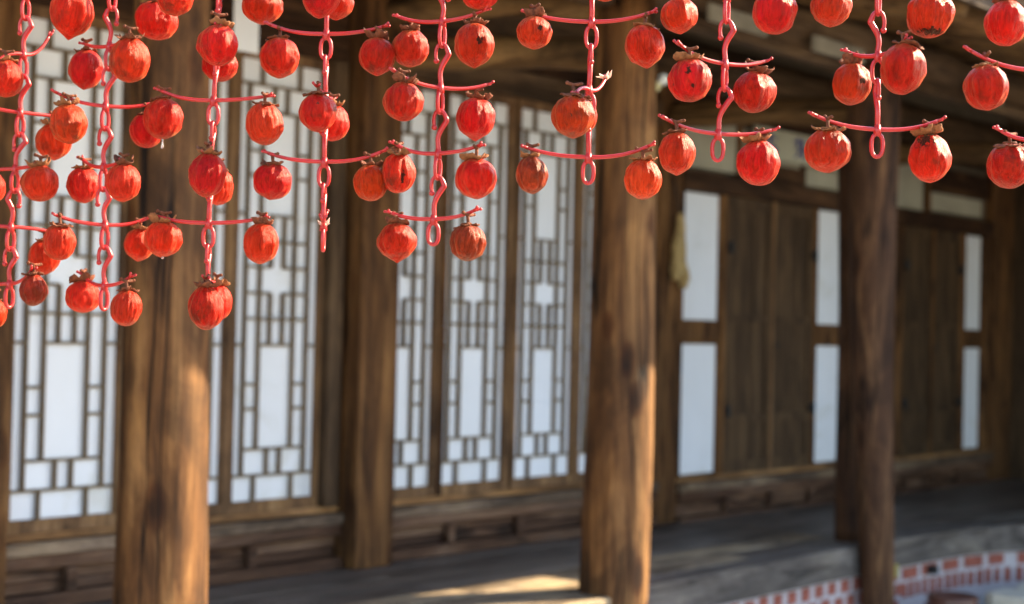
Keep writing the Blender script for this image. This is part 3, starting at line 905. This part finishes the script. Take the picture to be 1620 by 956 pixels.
FRUITS = [
    (1, 0, 'R', (1.3704, -2.899, 1.9736), 0.0334, 0.0397, 'pointed'),
    (1, 1, 'L', (1.3066, -2.8228, 1.8686), 0.0271, 0.03, ''),
    (1, 2, 'R', (1.4025, -2.8088, 1.7835), 0.0285, 0.03, ''),
    (1, 3, 'L', (1.3382, -2.733, 1.7092), 0.024, 0.029, ''),
    (1, 3, 'R', (1.3461, -2.8639, 1.7091), 0.0281, 0.0291, ''),
    (1, 4, 'R', (1.3979, -2.7985, 1.6002), 0.025, 0.029, ''),
    (1, 5, 'L', (1.3492, -2.7401, 1.5084), 0.019, 0.024, ''),
    (1, 5, 'R', (1.3438, -2.8567, 1.5462), 0.0218, 0.0262, 'dark'),
    (2, 0, 'R', (1.4832, -2.9595, 1.9716), 0.0335, 0.0316, ''),
    (2, 1, 'L', (1.4128, -2.8766, 1.8932), 0.0271, 0.0326, ''),
    (2, 1, 'R', (1.4098, -2.9951, 1.8962), 0.031, 0.0353, 'spots'),
    (2, 2, 'L', (1.3552, -2.9206, 1.7985), 0.0287, 0.0316, 'bruised'),
    (2, 2, 'R', (1.4771, -2.9478, 1.7996), 0.0257, 0.0286, ''),
    (2, 3, 'L', (1.4154, -2.8746, 1.7126), 0.0266, 0.0296, 'ribbed'),
    (2, 3, 'R', (1.4088, -2.9889, 1.7109), 0.0272, 0.0296, 'ribbed'),
    (2, 4, 'L', (1.3494, -2.9147, 1.6181), 0.0248, 0.0287, 'ribbed'),
    (2, 4, 'R', (1.4757, -2.9413, 1.6219), 0.0247, 0.0266, ''),
    (2, 5, 'L', (1.4197, -2.8748, 1.538), 0.0276, 0.0266, 'ribbed'),
    (2, 5, 'R', (1.4174, -2.9935, 1.5211), 0.0243, 0.0286, 'ribbed'),
    (3, 0, 'L', (1.4301, -3.0747, 1.984), 0.0282, 0.0273, 'spots'),
    (3, 0, 'R', (1.5607, -3.1197, 1.9887), 0.0319, 0.0281, ''),
    (3, 1, 'L', (1.4579, -3.1454, 1.9103), 0.0288, 0.0325, 'spots'),
    (3, 1, 'R', (1.536, -3.052, 1.9002), 0.0284, 0.0264, ''),
    (3, 2, 'L', (1.4581, -3.0166, 1.8113), 0.0289, 0.0337, 'dripping'),
    (3, 2, 'R', (1.5312, -3.1667, 1.8016), 0.0293, 0.0331, 'ribbed'),
    (3, 3, 'L', (1.453, -3.1345, 1.7194), 0.0279, 0.0344, ''),
    (3, 3, 'R', (1.5394, -3.0508, 1.7125), 0.0244, 0.0293, 'ribbed'),
    (3, 4, 'L', (1.4668, -3.013, 1.6287), 0.029, 0.028, 'drop'),
    (3, 4, 'R', (1.5332, -3.1641, 1.6228), 0.0274, 0.0312, ''),
    (3, 5, 'L', (1.4573, -3.1342, 1.5242), 0.027, 0.0344, 'bruised'),
    (3, 5, 'R', (1.5432, -3.0503, 1.5336), 0.0244, 0.0303, ''),
    (4, 0, 'L', (1.5252, -3.293, 1.9777), 0.0283, 0.0337, ''),
    (4, 0, 'R', (1.6208, -3.2205, 1.9957), 0.0278, 0.0307, ''),
    (4, 1, 'L', (1.5386, -3.1888, 1.9001), 0.0302, 0.0311, ''),
    (4, 1, 'R', (1.6159, -3.3182, 1.9007), 0.028, 0.0289, 'spots'),
    (4, 2, 'L', (1.527, -3.2904, 1.809), 0.0274, 0.0301, 'spots'),
    (4, 2, 'R', (1.623, -3.2179, 1.8095), 0.025, 0.0288, ''),
    (4, 3, 'L', (1.5371, -3.1819, 1.7152), 0.0292, 0.0283, ''),
    (4, 3, 'R', (1.6212, -3.3046, 1.7141), 0.0257, 0.0281, ''),
    (5, 0, 'L', (1.6405, -3.346, 2.0215), 0.0271, 0.028, ''),
    (5, 0, 'R', (1.6567, -3.4825, 1.983), 0.0271, 0.0271, ''),
    (5, 1, 'L', (1.6505, -3.3516, 1.9138), 0.028, 0.0289, ''),
    (5, 1, 'R', (1.6535, -3.4768, 1.9071), 0.0293, 0.0325, 'hole'),
    (5, 2, 'L', (1.5896, -3.4011, 1.8237), 0.028, 0.0298, ''),
    (5, 2, 'R', (1.7171, -3.4254, 1.8134), 0.0294, 0.0317, 'pointed'),
    (5, 3, 'L', (1.6441, -3.3393, 1.7295), 0.0257, 0.0317, 'torn'),
    (5, 3, 'R', (1.6607, -3.4798, 1.717), 0.0302, 0.0307, ''),
    (5, 4, 'L', (1.6457, -3.3384, 1.6287), 0.0294, 0.0289, 'pointed'),
    (5, 4, 'R', (1.6557, -3.4715, 1.6248), 0.0271, 0.0271, 'darkribbed'),
    (6, 0, 'L', (1.724, -3.5464, 2.0143), 0.0263, 0.0272, ''),
    (6, 0, 'R', (1.7313, -3.651, 1.9877), 0.0273, 0.0264, ''),
    (6, 1, 'L', (1.6953, -3.5532, 1.9227), 0.0255, 0.0241, 'hole'),
    (6, 1, 'R', (1.7869, -3.6799, 1.9058), 0.0284, 0.0302, 'pointed'),
    (6, 2, 'L', (1.6885, -3.6333, 1.7978), 0.0313, 0.0313, 'spots'),
    (6, 2, 'R', (1.7937, -3.5718, 1.8155), 0.0165, 0.0257, ''),
    (6, 3, 'L', (1.6987, -3.5516, 1.7224), 0.0241, 0.0277, 'dark'),
    (6, 3, 'R', (1.799, -3.6727, 1.7185), 0.0277, 0.0304, 'ribbed'),
    (7, 0, 'L', (1.8181, -3.7153, 1.9488), 0.0267, 0.0258, ''),
    (7, 0, 'R', (1.8374, -3.8591, 1.9408), 0.03, 0.0317, ''),
    (7, 1, 'L', (1.7647, -3.773, 1.8456), 0.0304, 0.0309, 'ribspots'),
    (7, 1, 'R', (1.8906, -3.7956, 1.8437), 0.0293, 0.0311, ''),
    (7, 2, 'L', (1.7581, -3.7582, 1.747), 0.0253, 0.03, ''),
    (7, 2, 'R', (1.892, -3.8043, 1.7436), 0.031, 0.0337, ''),
    (8, 0, 'L', (1.9031, -3.9084, 1.9539), 0.0294, 0.0294, 'ribbed'),
    (8, 0, 'R', (1.9282, -4.0418, 1.9323), 0.0314, 0.0335, 'blackbottom'),
    (8, 1, 'L', (1.9271, -3.9292, 1.8487), 0.0268, 0.0294, 'hole'),
    (8, 1, 'R', (1.899, -4.019, 1.8573), 0.03, 0.0358, ''),
    (8, 2, 'L', (1.8569, -3.9334, 1.7504), 0.0307, 0.0303, ''),
    (8, 2, 'R', (1.9806, -4.0186, 1.7485), 0.0278, 0.0351, 'blacktop'),
    (9, 0, 'L', (2.0009, -4.1155, 1.9234), 0.0277, 0.0319, ''),
    (9, 1, 'L', (1.9478, -4.113, 1.8316), 0.0292, 0.0313, ''),
    (9, 2, 'L', (2.0091, -4.1197, 1.734), 0.0302, 0.0319, 'spots'),
]


ORD = {1: 'leftmost', 2: 'second', 3: 'third', 4: 'fourth', 5: 'fifth', 6: 'sixth', 7: 'seventh', 8: 'eighth', 9: 'rightmost'}
def chain_name(s):
    return 'leftmost chain' if s == 1 else 'rightmost chain' if s == 9 else ORD[s] + ' chain from left'
LAST = {}
for u in UNITS:
    LAST[u[0]] = max(LAST.get(u[0], 0), u[1])
LOW = ['lowest', 'second-lowest', 'third-lowest', 'fourth-lowest', 'fifth-lowest', 'sixth-lowest']
def tier_name(s, t):
    return LOW[LAST[s] - t]
VIEWR = Vector((RR.x, RR.y, 0)).normalized()
VIEWF = Vector((F.x, F.y, 0)).normalized()

def spline(pts, k=6):
    P = [Vector(p) for p in pts]
    P = [P[0] * 2 - P[1]] + P + [P[-1] * 2 - P[-2]]
    out = []
    for i in range(1, len(P) - 2):
        for j in range(k):
            t = j / k; a, b, c, d = P[i - 1:i + 3]
            out.append(.5 * ((2 * b) + (c - a) * t + (2 * a - 5 * b + 4 * c - d) * t * t + (-a + 3 * b - 3 * c + d) * t ** 3))
    out.append(P[-2])
    return out
units = {}
for u in UNITS:
    units[(u[0], u[1])] = u
for (s, t, J, L_, R_, hs) in UNITS:
    J = Vector(J); L_ = Vector(L_); R_ = Vector(R_)
    first = t == 0
    prev = None if first else Vector(units[(s, t - 1)][2])
    top = (prev - Vector((0, 0, .0345))) if prev is not None else J + Vector((0, 0, .062))
    side = VIEWR * (1 if hs > 0 else -1) if abs(hs) == 1 else VIEWF
    if abs(hs) == 2:
        side = VIEWF * 1.0
    root = empty('persimmon_hanger', J, '', 'hanger', 'red plastic persimmon hangers hooked into chains')
    WP[root.name] = J.copy()
    full = (L_ - R_).cross(Vector((0, 0, 1)))
    if s == 4 and t == 4:
        lab = 'empty red plastic hanger with torn claws, lowest on the fourth chain from left'
    else:
        lab = 'red plastic crossbar hanger, %s on the %s' % (tier_name(s, t), chain_name(s))
    root['label'] = lab
    h = top - J; d = h.length
    # stem with its hook: J at the bottom, curl through the ring of the hanger above
    st = [J, J + h * .12, J + h * .33 - side * .0012, J + h * .52 + side * .0015,
          J + h * .74 + side * .0088, top + Vector((0, 0, -.012)) + side * .0098, top + Vector((0, 0, -.002)) + side * .0055,
          top + Vector((0, 0, .0012)) - side * .0012, top + Vector((0, 0, -.0035)) - side * .0068,
          top + Vector((0, 0, -.013)) - side * .0086, top + Vector((0, 0, -.0235)) - side * .0076]
    sp = spline(st, 5)
    m = len(sp)
    rad = []
    for i in range(m):
        q = i / (m - 1)
        r = .0035 if q < .3 else .0040 if q < .55 else .0032 if q < .78 else .0026
        rad.append(r)
    for i in range(3):
        rad = [rad[0]] + [(rad[i - 1] + rad[i] + rad[i + 1]) / 3 for i in range(1, m - 1)] + [rad[-1]]
    mb = MB(); mb.tube(sp, rad, 10); mb.ball(sp[-1], .0042, 8)
    part('hook_stem', mb, M['plastic'], root, smooth=True)
    # ring under the crossbar, its plane across the hook of the next one
    rs = VIEWR if abs(hs) != 2 else VIEWR
    hsn = units.get((s, t + 1))
    edge = hsn is not None and abs(hsn[5]) == 1
    rs = (VIEWR * .45 + VIEWF * .89) if edge else VIEWR
    if s == 4 and t == 4: rs = VIEWF
    if s in (1, 2) and not hsn: rs = (VIEWR * .5 + VIEWF * .87)
    rp = []
    cz = J - Vector((0, 0, .0215))
    for i in range(17):
        w = 2 * math.pi * i / 16
        xx = math.cos(w); zz = math.sin(w)
        zz = (abs(zz) ** .75) * (1 if zz > 0 else -1)
        rp.append(cz + rs * xx * .0078 + Vector((0, 0, zz * .0155)))
    rp[-1] = rp[0].copy()
    mb = MB(); mb.tube(rp, .0029, 8)
    mb.tube([J + Vector((0, 0, .006)), J - Vector((0, 0, .008))], [.0042, .0058], 8)
    part('ring', mb, M['plastic'], root, smooth=True)
    # crossbar, bowed up to both ends, each end split into two small prongs
    for k, T in enumerate((L_, R_)):
        dv = T - J
        hor = Vector((dv.x, dv.y, 0))
        if s == 4 and t == 4:
            hor = hor.normalized() * .012 if hor.length > 0 else VIEWR * .01
        pa = [J + hor * q + Vector((0, 0, dv.z * q ** 2.4)) for q in (0, .2, .4, .6, .8, 1)]
        sp = spline(pa, 3)
        mb = MB(); mb.tube(sp, [.0030 - .0006 * i / len(sp) for i in range(len(sp))], 8, flat=1.0)
        e = (sp[-1] - sp[-3]).normalized(); sd_ = e.cross(Vector((0, 0, 1))).normalized()
        for q in (-1, 1):
            tip = sp[-1] + e * .0075 + sd_ * .0045 * q + Vector((0, 0, .0018 if q > 0 else -.0004))
            mb.tube([sp[-1] - e * .002, sp[-1] + e * .003 + sd_ * .0022 * q, tip], [.0026, .0021, .0018], 6)
            mb.ball(tip, .0024, 6)
        part('crossbar_arm', mb, M['plastic'], root, smooth=True)
    if (s, t) in ((4, 4), (6, 2)):
        T = J if s == 4 else R_
        mb = MB()
        for q in range(7):
            a_ = q * .9 + .3; rr = .009 + .006 * rnd.random()
            b0 = T + Vector((0, 0, -.002)); dr = VIEWR * math.cos(a_) + VIEWF * math.sin(a_)
            p1 = b0 + dr * .006 + Vector((0, 0, .004)); p2 = b0 + dr * rr + Vector((0, 0, .012 * rnd.random() + .004))
            sdv = dr.cross(Vector((0, 0, 1))) * .003
            mb.add([b0 - sdv, b0 + sdv, p1 + sdv * 1.6, p2, p1 - sdv * 1.6, b0 + Vector((0, 0, .003))], [(0, 1, 2, 3, 4), (0, 4, 3, 5), (1, 5, 3, 2), (0, 5, 1)])
        part('torn_claw', mb, M['plastic_torn'], root)

# ------------------------------------------------------------------ persimmons
LOOKS = {
    '': 'plump red', 'pointed': 'red pointed-bottomed', 'spots': 'red black-flecked', 'ribbed': 'ribbed orange-red',
    'bruised': 'red wrinkled', 'dark': 'dark shrivelled', 'darkribbed': 'dark brown-red ribbed', 'hole': 'red black-pitted',
    'dripping': 'red syrup-dripping', 'drop': 'round red', 'torn': 'dented torn', 'blackbottom': 'black-bottomed red',
    'blacktop': 'black-topped red', 'ribspots': 'pitted ribbed red'}
FACE = -VIEWF
def fruit_mesh(r, h, look, seed):
    g = random.Random(seed)
    nf = g.randint(9, 13)
    cuts = sorted([(i + g.uniform(-.3, .3)) * 2 * math.pi / nf for i in range(nf)])
    ribbed = look in ('ribbed', 'darkribbed', 'ribspots')
    NS, NR = 72, 44
    amp = .105 if not ribbed else .03
    pt = {'pointed': .20}.get(look, g.uniform(.02, .12))
    sq = g.uniform(.78, .98)
    wr = .045 if look not in ('dark', 'bruised', 'torn', 'blacktop', 'darkribbed') else .08
    nrib = g.randint(16, 22)
    off = Vector((g.uniform(-50, 50), g.uniform(-50, 50), g.uniform(-50, 50)))
    vs = []; top_w = .34
    for j in range(NR + 1):
        ph = math.pi * j / NR
        u = j / NR
        sn = math.sin(ph) ** sq if 0 < j < NR else 0
        zc = math.cos(ph)
        for k in range(NS):
            w = 2 * math.pi * k / NS
            # peel facets: distance to the nearest cut plane
            dmin = 9
            f = 9
            for c_ in cuts:
                dd = (w - c_ + math.pi) % (2 * math.pi) - math.pi
                if abs(dd) < 1.2:
                    f = min(f, 1 / max(.3, math.cos(dd)) * 1.0)
            f = min(f, 1.12)
            fac = 1 + (f - 1.03) * amp * 12
            rib = 0
            if ribbed:
                rib = -.06 * abs(math.sin(nrib * w * .5 + 1.5 * noise.noise(Vector((zc, math.cos(w), math.sin(w))) + off))) * sn
            p = Vector((math.cos(w) * sn, math.sin(w) * sn, zc))
            lump = .055 * noise.noise(p * 1.3 + off) + .04 * noise.noise(p * 3.0 + off)
            crease = wr * (abs(noise.noise(Vector((math.cos(w) * 3.4, math.sin(w) * 3.4, zc * 1.2)) + off)) * -1.5)
            pleat = -.11 * max(0, (.42 - u) / .42) ** 1.2 * abs(math.sin(5.5 * w + 2 * noise.noise(p * 2 + off)))
            d = fac * (1 + lump + crease + rib + pleat)
            zz = zc * (1 + lump * .4)
            if u > .8:
                q = (u - .8) / .2
                zz -= pt * q ** 2.2
                d *= 1 - .25 * pt * 5 * q * (1 - q)
            if u < .16:        # shoulder rises to a short neck under the calyx
                q = (.16 - u) / .16
                zz += .04 * q
            if look == 'torn' :
                a_ = (w - .45 - math.atan2(FACE.y, FACE.x) + math.pi) % (2 * math.pi) - math.pi
                d *= 1 - .22 * math.exp(-(a_ / .22) ** 2) * math.exp(-((u - .55) / .22) ** 2)
            if look in ('dark', 'blacktop') and u < .5:
                d *= 1 - .18 * (.5 - u) / .5
            vs.append((math.cos(w) * sn * r * d, math.sin(w) * sn * r * d, zz * h))
    fs = [(j * NS + k, (j + 1) * NS + k, (j + 1) * NS + (k + 1) % NS, j * NS + (k + 1) % NS) for j in range(NR) for k in range(NS)]
    mb = MB(); mb.add(vs, fs)
    fa = math.atan2(FACE.y, FACE.x)
    dark = look in ('hole', 'blackbottom', 'blacktop', 'ribspots', 'torn')
    rot = [0.0] * len(vs)
    if dark:
        for i in range(len(vs)):
            j, k = divmod(i, NS); u = j / NR; w = 2 * math.pi * k / NS
            a_ = (w - fa + math.pi) % (2 * math.pi) - math.pi
            nz = .9 * noise.noise(Vector((a_ * 7, u * 22, seed))) + .4 * noise.noise(Vector((a_ * 17, u * 50, seed)))
            def blob(ca, cu, ra, ru):
                return max(0.0, min(1.0, 1.25 + nz - .75 * math.sqrt(((a_ - ca) / ra) ** 2 + ((u - cu) / ru) ** 2)))
            if look == 'hole':
                q = blob(.35, .47, .15, .05)
            elif look == 'ribspots':
                q = max(blob(-.15, .45, .12, .05), blob(.02, .68, .09, .035))
            elif look == 'blackbottom':
                q = blob(0, .80, .75, .075)
            elif look == 'blacktop':
                q = max(blob(-.55, .22, .5, .16), blob(-.1, .1, 1.1, .08))
            else:
                q = blob(.45, .6, .12, .10)
            rot[i] = q
    mb.rot = rot
    return mb

def calyx_mesh(r, z, seed):
    """four leathery lobes, curled and frayed, with thickness"""
    g = random.Random(seed); mb = MB()
    NS = 40; rings = [(.0, .0), (.14, .015), (.24, .0), (.34, .0), (.42, .0)]
    vs = []
    curl = g.uniform(.1, .6); ph0 = g.uniform(0, 6)
    for side in (0, 1):
        for i, (q, _) in enumerate(rings):
            for k in range(NS):
                w = 2 * math.pi * k / NS
                lob = .50 + .50 * abs(math.cos(2 * w + ph0)) ** .8 + .16 * noise.noise(Vector((math.cos(w) * 4, math.sin(w) * 4, seed)))
                rr = r * q * lob * 1.3
                tq = q / .42
                crl = .5 + .5 * noise.noise(Vector((math.cos(w) * 1.5, math.sin(w) * 1.5, seed * 1.7)))
                zz = z + r * (-.10 * tq ** 2 + (curl * 1.1) * crl * tq ** 4 + .12 * tq * noise.noise(Vector((math.cos(w) * 4, math.sin(w) * 4, seed + q * 6)))) - (.0011 if side else 0)
                vs.append((rr * math.cos(w), rr * math.sin(w), zz))
    n = len(rings); fs = []
    for side in (0, 1):
        for i in range(n - 1):
            for k in range(NS):
                a = side * n * NS + i * NS
                q4 = (a + k, a + NS + k, a + NS + (k + 1) % NS, a + (k + 1) % NS)
                fs.append(q4 if not side else q4[::-1])
    for k in range(NS):
        a = (n - 1) * NS
        fs.append((a + k, a + n * NS + k, a + n * NS + (k + 1) % NS, a + (k + 1) % NS))
    mb.add(vs, fs)
    # collar
    mb.tube([(r * .2 * math.cos(2 * math.pi * i / 12), r * .2 * math.sin(2 * math.pi * i / 12), z + .0015) for i in range(13)], .0014, 6)
    return mb

for i, (s, t, sd_, c, r, h, look) in enumerate(FRUITS):
    c = Vector(c)
    u = units[(s, t)]
    J = Vector(u[2]); T = Vector(u[3] if sd_ == 'L' else u[4])
    kind = LOOKS[look]
    endon = abs(T.xy.__sub__(J.xy).dot(VIEWR.xy)) < .03
    if endon:
        near = (T - J).dot(VIEWF) < 0
        pos = 'at the near end of' if near else 'at the far end of'
    else:
        pos = 'on the left of' if sd_ == 'L' else 'on the right of'
    lab = '%s persimmon %s the %s crossbar, %s' % (kind, pos, tier_name(s, t), chain_name(s))
    root = empty('persimmon', c, lab, 'persimmon', 'peeled persimmons hung up to dry')
    WP[root.name] = c.copy()
    mat = {'spots': 'flesh_spot', 'ribspots': 'flesh_spot', 'bruised': 'flesh_spot', 'dark': 'flesh_dark', 'darkribbed': 'flesh_dark', 'ribbed': 'flesh_rib', 'torn': 'flesh_spot'}.get(look, 'flesh')
    hh = h * .93
    mb = fruit_mesh(r, hh, look, 100 + i)
    me = mb.mesh('flesh', M[mat], True)
    ra = me.attributes.new('rot', 'FLOAT', 'POINT')
    ra.data.foreach_set('value', mb.rot)
    fl = link('flesh', me, root, (0, 0, -h * .02))
    g = random.Random(500 + i)
    tilt = (g.uniform(-.1, .1), g.uniform(-.1, .1), 0)
    fl.rotation_euler = tilt
    zt = hh * .965
    cm = calyx_mesh(r * g.uniform(1.15, 1.42), zt, i * 3.7)
    ca = link('calyx', cm.mesh('calyx', M['calyx'] if g.random() < .6 else M['calyx_pale'], True), root)
    ca.rotation_euler = (g.uniform(-.15, .15), g.uniform(-.15, .15), 0)
    # dried peduncle with a bit of cross twig that sits over the crossbar
    mb = MB(); z1 = zt + .0005
    tw = g.uniform(0, math.pi); dx = Vector((math.cos(tw), math.sin(tw), 0))
    topz = z1 + .011 + g.uniform(0, .003)
    mb.tube([(0, 0, z1 - .003), (0, 0, z1 + .003), tuple(dx * .001 + Vector((0, 0, topz)))], [.0042, .0024, .0027], 8)
    a_ = .007 + g.random() * .004
    mb.tube([tuple(-dx * a_ + Vector((0, 0, topz + .002))), tuple(Vector((0, 0, topz))), tuple(dx * a_ * .9 + Vector((0, 0, topz + .0035)))], [.0021, .0028, .0019], 7)
    mb.ball(tuple(dx * a_ * .9 + Vector((0, 0, topz + .0035))), .0030, 7)
    mb.ball(tuple(-dx * a_ + Vector((0, 0, topz + .002))), .0026, 7)
    link('twig', mb.mesh('twig', M['calyx'], True), root)
    if look in ('dripping', 'drop'):
        mb = MB(); zb = -hh * 1.0
        L2 = .012 if look == 'dripping' else .003
        mb.tube([(0, 0, zb + .004), (0, 0, zb - L2 * .4), (0, 0, zb - L2 * .8), (0, 0, zb - L2)], [.0022, .0011, .0018, .0022], 8)
        mb.ball((0, 0, zb - L2), .0024, 8, 1.4)
        link('syrup_drop', mb.mesh('syrup_drop', M['syrup'], True), root)

# ------------------------------------------------------------------ the pole the chains hang from
tops = {s: Vector(units[(s, 0)][2]) for s in range(1, 10)}
a, b = tops[1], tops[9]
ez = max(v.z for v in tops.values()) + .24
d = (b - a); d.z = 0; d.normalize()
pa = Vector((a.x, a.y, ez)) - d * .5; pb = Vector((b.x, b.y, ez)) + d * .5
ph = empty('drying_rack', (pa.x, pa.y, 0), 'bamboo pole on two thin uprights carrying the chains of hangers', 'rack')
WP[ph.name] = Vector((pa.x, pa.y, 0))
mb = MB(); mb.tube([pa + (pb - pa) * (i / 24) for i in range(25)], [.013 + (.0015 if i % 4 == 0 else 0) for i in range(25)], 12)
part('pole', mb, M['bamboo'], ph, smooth=True)
for P in (pa, pb):
    mb = MB(); mb.tube([(P.x, P.y, 0), (P.x, P.y, ez + .03)], .016, 10)
    part('upright', mb, M['bamboo'], ph, smooth=True)
for s, Jt in tops.items():
    q = (Jt - pa).dot(d)
    foot_ = pa + d * q
    top = Jt + Vector((0, 0, .062))
    mb = MB(); mb.tube([tuple(top), (foot_.x, foot_.y, ez - .012), (foot_.x, foot_.y, ez + .016)], .0022, 6)
    part('cord', mb, M['cord'], ph)
